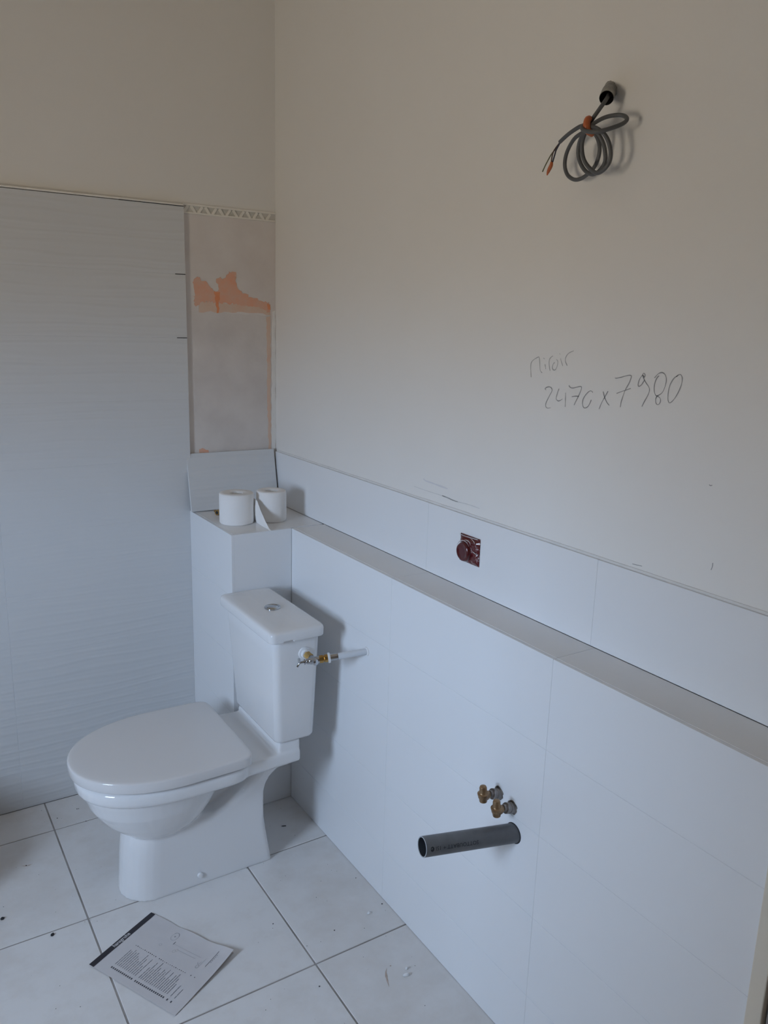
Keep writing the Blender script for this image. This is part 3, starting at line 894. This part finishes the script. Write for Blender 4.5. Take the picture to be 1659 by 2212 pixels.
# stamped writing, upside down along the flank
def text_mesh(body, size, bold=0.0):
    cu = bpy.data.curves.new('t', 'FONT')
    cu.body = body
    cu.size = size
    cu.resolution_u = 2
    cu.offset = bold
    to = bpy.data.objects.new('t', cu)
    COL.objects.link(to)
    me = bpy.data.meshes.new_from_object(to.evaluated_get(bpy.context.evaluated_depsgraph_get()))
    bpy.data.objects.remove(to)
    bm = bmesh.new()
    bm.from_mesh(me)
    bpy.data.meshes.remove(me)
    return bm
cv = (Vector((-1.2038, -2.59034, 1.5711))-(PB+PT)/2)
cv = (cv-ax*cv.dot(ax)).normalized()
upv = ax.cross(cv).normalized()
if upv.z < 0: upv = -upv
def wrap(bm, off, flip, base):
    bmesh.ops.subdivide_edges(bm, edges=[e for e in bm.edges if e.calc_length() > .003], cuts=2)
    for v in bm.verts:
        s = v.co.x
        q = v.co.y
        if flip: s, q = -s, -q
        a = (base+q)/R0
        v.co = PT+ax*(off+s)+(cv*math.cos(a)+upv*math.sin(a))*(R0+.00025)
    return bm
bm = wrap(text_mesh('SOTTOUBATT + 1SI', .0115), .122, True, -.0035)
dm = bmesh.new()
bmesh.ops.create_circle(dm, cap_ends=True, segments=20, radius=.0052)
for v in dm.verts:
    a = (-.0075+v.co.y)/R0
    v.co = PT+ax*(.0135+v.co.x*.8)+(cv*math.cos(a)+upv*math.sin(a))*(R0+.00025)
tmp = bpy.data.meshes.new('tmp'); dm.to_mesh(tmp); dm.free(); bm.from_mesh(tmp); bpy.data.meshes.remove(tmp)
obj('stamped_print', bm, M['ink'], wp_)

# ------------------------------------------------------------------ two capped water stubs above the pipe
def stub(y, z, label, dirt=1):
    t = thing('water_stub', label, 'pipe fitting', (-D1, y, z), 'capped brass water stubs above the waste pipe')
    bm = bmesh.new()
    lathe(bm, (-D1+.001, y, z), (-1, 0, .30), [(0, .0118), (.012, .0118), (.0125, .0108), (.0155, .0108), (.016, .0118), (.022, .0118), (.0225, .0075), (.030, .0072)], 24)
    obj('sleeve', bm, M['pexgrey'], t, 35)
    c = Vector((-D1-.043, y, z+.012))
    bm = bmesh.new()
    lathe(bm, c+Vector((.013, 0, -.004)), (-1, 0, .1), [(0, .0082), (.004, .0100), (.010, .0112), (.016, .0112), (.022, .0100), (.025, .006)], 8)
    obj('elbow_body', bm, M['bronze'], t, 30)
    bm = bmesh.new()
    lathe(bm, c+Vector((-.001, 0, -.016)), (-.08, 0, 1), [(0, .0085), (.012, .0100), (.016, .0125), (.020, .0128), (.0215, .0095), (.024, .0082), (.034, .0082), (.037, .0070), (.0385, .004)], 14)
    obj('brass_cap', bm, M['bronze'], t, 35)
    bm = bmesh.new()
    rim = []
    for k in range(28):
        a = 2*math.pi*k/28
        rr = .0138+.0026*noise.noise(Vector((math.cos(a)*2+y*50, math.sin(a)*2, 0)))
        if math.sin(a) > .4: rr += .0035
        rim.append((rr*math.cos(a), rr*math.sin(a)))
    loft(bm, [[Vector((-D1-.0002, y+a, z+b)) for a, b in rim], [Vector((-D1-.0006, y+a*.98, z+b*.98)) for a, b in rim]])
    obj('rough_hole', bm, M['hole'], t)
    return t
stub(-1.400, .5755, 'left capped brass water stub in the half wall, farther from the camera')
stub(-1.4455, .5665, 'right capped brass water stub in the half wall, directly above the waste pipe')

# ------------------------------------------------------------------ cable hanging from the wall
cb = thing('electric_cable', 'coiled grey electric cable with orange tie hanging high on the painted wall', 'cable', (PX, -1.437, 2.004))
bm = bmesh.new()
tube(bm, catmull(CABLE, 6), .0037, 12)
obj('sheath', bm, M['cable'], cb, 60)
for nm, L, r, mm_ in (('wire', WIRE_GREEN, .0011, 'wire_green'), ('wire', WIRE_BLUE, .0014, 'wire_black'), ('wire', WIRE_BROWN, .0012, 'wire_brown')):
    bm = bmesh.new()
    L = [tuple(Vector(CABLE[-1])*.75+Vector(CABLE[-2])*.25)]+L[(1 if nm else 0):]
    tube(bm, catmull(L, 5), r, 8)
    o = obj(nm, bm, M[mm_], cb, 60)
    o['label'] = {'wire_green': 'bare-ended green and yellow wire', 'wire_black': 'dark blue wire', 'wire_brown': 'brown wire'}[mm_]
bm = bmesh.new()
tube(bm, catmull(WIRE_CAP, 4), lambda t: .0026+.0011*math.sin(math.pi*min(1, t*1.3))-(.0016*max(0, t-.72)/.28), 10)
obj('wire_cap', bm, M['orangeplastic'], cb, 60)['label'] = 'orange tape on the wire ends'
bm = bmesh.new()
c0 = Vector(TIE[1])
tube(bm, catmull([Vector((c0.x-.001, c0.y+.004, c0.z+.009)), Vector((c0.x-.008, c0.y+.001, c0.z+.005)), Vector((c0.x-.010, c0.y, c0.z-.005)), Vector((c0.x-.006, c0.y-.001, c0.z-.013)), Vector((c0.x+.006, c0.y, c0.z-.016))], 5), lambda t: .0066-.002*abs(t-.5), 12)
obj('cable_tie', bm, M['orangeplastic'], cb, 60)['label'] = 'orange band round the coil'
bm = bmesh.new()
cpts = catmull(CONDUIT, 8)
nC = len(cpts)
tube(bm, cpts, lambda t: .0128+.0006*math.sin(t*60), 20, False)
obj('conduit', bm, M['conduit'], cb, 60)['label'] = 'short dusty conduit end in the wall'
bm = bmesh.new()
tube(bm, cpts[3:]+[], .0112, 20, False)
obj('conduit_bore', bm, M['conduit_in'], cb, 60)

# ------------------------------------------------------------------ leaflet on the floor
BL, TL, BR = Vector((-.874, -.784, 0)), Vector((-.689, -.682, 0)), Vector((-.741, -1.041, 0))
U = (TL-BL).normalized(); Vv = (BR-BL); LV = Vv.length; Vv.normalize(); LU = .212
def sheet(u, v, dz=0.0):
    """u along the black band, v away from it, both in metres"""
    z = .0022
    fu, fv = u/LU, v/LV
    z += .010*max(0, fu-.55)**1.6*max(0, fv-.35)*4.0          # the far right corner lifts
    z += .016*max(0, fv-.80)*max(0, fu-.1)*3.0
    z += .0018*math.sin(fu*3.1)*math.sin(fv*5.3+.4)**2
    if fu > .9: z += .004*(fu-.9)*10*(.4+fv*.6)*abs(math.sin(fv*9))
    q = BL+U*u+Vv*v
    return Vector((q.x, q.y, z+dz))
lf = thing('leaflet', 'creased paper leaflet with black band and printed list lying on the floor tiles', 'leaflet', (-.72, -.86, 0))
bm = bmesh.new()
nu, nv = 30, 40
g = [[bm.verts.new(sheet(LU*i/nu, LV*j/nv)) for j in range(nv+1)] for i in range(nu+1)]
for i in range(nu):
    for j in range(nv):
        bm.faces.new((g[i][j], g[i+1][j], g[i+1][j+1], g[i][j+1]))
o = obj('top_sheet', bm, M['leaf'], lf, 80)
# pages beneath, seen as a slightly shifted, flatter sheet
bm = bmesh.new()
g = [[bm.verts.new((lambda q: Vector((q.x, q.y, .0007+.45*(q.z-.0022) if q.z > .0022 else .0007)))(sheet(LU*i/nu, LV*j/nv)+Vv*-.001+U*.002)) for j in range(nv+1)] for i in range(nu+1)]
for i in range(nu):
    for j in range(nv):
        bm.faces.new((g[i][j], g[i+1][j], g[i+1][j+1], g[i][j+1]))
obj('under_sheet', bm, M['leafback'], lf, 80)
def quad(bm, u0, u1, v0, v1, dz):
    nu_ = max(1, int(abs(u1-u0)/.008)); nv_ = max(1, int(abs(v1-v0)/.008))
    gg = [[bm.verts.new(sheet(u0+(u1-u0)*i/nu_, v0+(v1-v0)*j/nv_, dz)) for j in range(nv_+1)] for i in range(nu_+1)]
    for i in range(nu_):
        for j in range(nv_):
            bm.faces.new((gg[i][j], gg[i+1][j], gg[i+1][j+1], gg[i][j+1]))
bm = bmesh.new()
quad(bm, -.0002, LU+.0002, -.0003, .0155, .0005)
obj('black_band', bm, M['black'], lf)
bm = text_mesh('hansgrohe', .0165, .0003)
for v in bm.verts:
    v.co = sheet(.0715+v.co.x*.80, .0122-v.co.y, .0009)
obj('logo_print', bm, M['white'], lf)
bmp, bmb, bmf = bmesh.new(), bmesh.new(), bmesh.new()
rows = 33
for k in range(rows):
    v = (.19+(.88-.19)*k/(rows-1))*LV
    if k in (12, 29, 31): continue
    u = .021
    quad(bmb, .0205, .0255, v-.0018, v+.0018, .0005)
    if k not in (28,):
        quad(bmb, .1035, .1045+.0022*random.random(), v-.0012, v+.0012, .0005)
    u = .034
    end = random.uniform(.066, .100) if k < 28 else random.uniform(.06, .085)
    while u < end:
        ln = random.uniform(.006, .016)
        quad(bmp, u, min(u+ln, end), v-.0008, v+.0008, .0005)
        u += ln+random.uniform(.0006, .0016)
def pring(bm, cu, cv_, ru, rv, wd, a0=0, a1=360, k=24):
    pts = [(cu+ru*math.cos(math.radians(a0+(a1-a0)*i/k)), cv_+rv*math.sin(math.radians(a0+(a1-a0)*i/k))) for i in range(k+1)]
    pr_ = None
    for i, (uu, vv_) in enumerate(pts):
        s = wd/max(ru, rv)
        cur = (bm.verts.new(sheet(uu, vv_, .0005)), bm.verts.new(sheet(cu+(uu-cu)*(1-s), cv_+(vv_-cv_)*(1-s), .0005)))
        if pr_: bm.faces.new((pr_[0], cur[0], cur[1], pr_[1]))
        pr_ = cur
# small product drawings: escutcheon with spout, long pipe, hand set
pring(bmf, .180, .118, .0135, .0095, .0008)
pring(bmp, .180, .118, .0140, .0100, .0008, -60, 60, 10)
pring(bmp, .180, .118, .002, .0016, .0012)
quad(bmb, .158, .168, .1315, .1328, .0005)
pring(bmf, .140, .105, .004, .004, .0006)
pring(bmf, .142, .150, .005, .004, .0006)
pring(bmf, .148, .154, .004, .003, .0006)
quad(bmf, .150, .1506, .155, .215, .0005)
quad(bmf, .160, .1606, .135, .225, .0005)
pring(bmp, .134, .236, .0055, .0045, .0008)
pring(bmp, .148, .232, .007, .004, .0007, 60, 250, 12)
quad(bmf, .140, .165, .2395, .2402, .0005)
quad(bmb, .142, .195, .2545, .2556, .0005)
for k in range(5): quad(bmp, .158+.006*k, .161+.006*k, .2585, .2600, .0005)
for nm, q, m_ in (('list_print', bmp, 'print'), ('bold_print', bmb, 'printbold'), ('drawing_print', bmf, 'printfaint')):
    obj(nm, q, M[m_], lf)['kind'] = 'stuff'

# ------------------------------------------------------------------ litter on the floor
def blob(name, x, y, r, hgt, m, label, cat, sq=1.0, rot=0.0, group=None):
    bm = bmesh.new()
    bmesh.ops.create_icosphere(bm, subdivisions=2, radius=1)
    ca, sa = math.cos(rot), math.sin(rot)
    for v in bm.verts:
        k = 1+.45*noise.noise(v.co*1.7+Vector((x*50, y*50, 0)))
        px, py = v.co.x*r*k, v.co.y*r*sq*k
        v.co = Vector((px*ca-py*sa, px*sa+py*ca, max(v.co.z, -.55)*hgt*k))
    lo = min(v.co.z for v in bm.verts)
    for v in bm.verts: v.co.z -= lo
    o = link(name, mesh(name, bm, m, 60))
    o.location = (x, y, 0)
    return tag(o, label, cat, group)
blob('dirt_clump', -.932, -.633, .0052, .004, M['grit'], 'dark dirt clump on the floor just below a grout line, left of the toilet foot', 'debris', .7, .5)
blob('dirt_clump', -1.034, -.505, .0052, .004, M['grit'], 'dark dirt clump at the left edge of the floor', 'debris', .7, .1)
blob('dark_sliver', -.210, -.508, .0075, .0016, M['grit'], 'dark sliver on the shaded floor behind the toilet', 'debris', .25, -.4)
blob('plaster_crumb', -.180, -.983, .0055, .004, M['crumb'], 'white plaster crumb on the floor close to the half wall', 'debris', .8)
blob('plaster_crumb', -.213, -1.215, .0088, .005, M['crumb'], 'larger flat white plaster crumb on the floor, nearest the camera', 'debris', .55, -.3)
blob('plaster_crumb', -.200, -1.198, .0042, .004, M['crumb'], 'tiny white plaster crumb touching the larger flat crumb', 'debris', .7)
# thin brown smears: flat dried marks on the tiles
def smear(pts, wd, m=M['rust']):
    bm = bmesh.new()
    P = catmull([Vector((a, b, 0)) for a, b in pts], 6)
    pr_ = None
    for i, q in enumerate(P):
        t = (P[min(i+1, len(P)-1)]-P[max(i-1, 0)]).normalized()
        nrm = Vector((-t.y, t.x, 0))
        w_ = wd*math.sin(math.pi*min(max(i/(len(P)-1), .06), .94))*(1+.6*noise.noise(q*130))
        cur = (bm.verts.new(q+nrm*w_+Vector((0, 0, .0004))), bm.verts.new(q-nrm*w_+Vector((0, 0, .0004))))
        if pr_: bm.faces.new((pr_[0], pr_[1], cur[1], cur[0]))
        pr_ = cur
    o = obj('brown_smear', bm, m, floor)
    return o
smear([(-.2415, -1.170), (-.252, -1.182), (-.262, -1.205), (-.268, -1.222)], .0022)
smear([(-.228, -1.167), (-.2305, -1.170)], .0022)
smear([(-.955, -.300), (-.940, -.307), (-.925, -.305)], .0016)
# scattered grit: too many to count
bm = bmesh.new()
spots = [(-.943, -.305), (-.754, -.087), (-.819, -.108), (-.744, -.169), (-.137, -.839), (-.292, -.990), (-.414, -1.135), (-.129, -.969), (-.422, -.886), (-.749, -.088)]
for k in range(150):
    spots.append((random.uniform(-1.25, -.13), random.uniform(-1.5, -.03)))
for i, (x, y) in enumerate(spots):
    if x > -.325 and y > -.375: continue
    if -.90 < x < -.54 and -1.06 < y < -.66: continue
    r = .0021 if i < 10 else random.uniform(.0005, .0014)
    mtx = Matrix.Translation((x, y, r*.5)) @ Matrix.Rotation(random.random()*6, 4, 'Z') @ Matrix.Diagonal((r, r*random.uniform(.5, 1), r*.5, 1))
    bmesh.ops.create_icosphere(bm, subdivisions=1, radius=1, matrix=mtx)
o = obj('floor_grit', bm, M['grit'])
tag(o, 'fine dark grit scattered over the floor tiles', 'grit', kind='stuff')
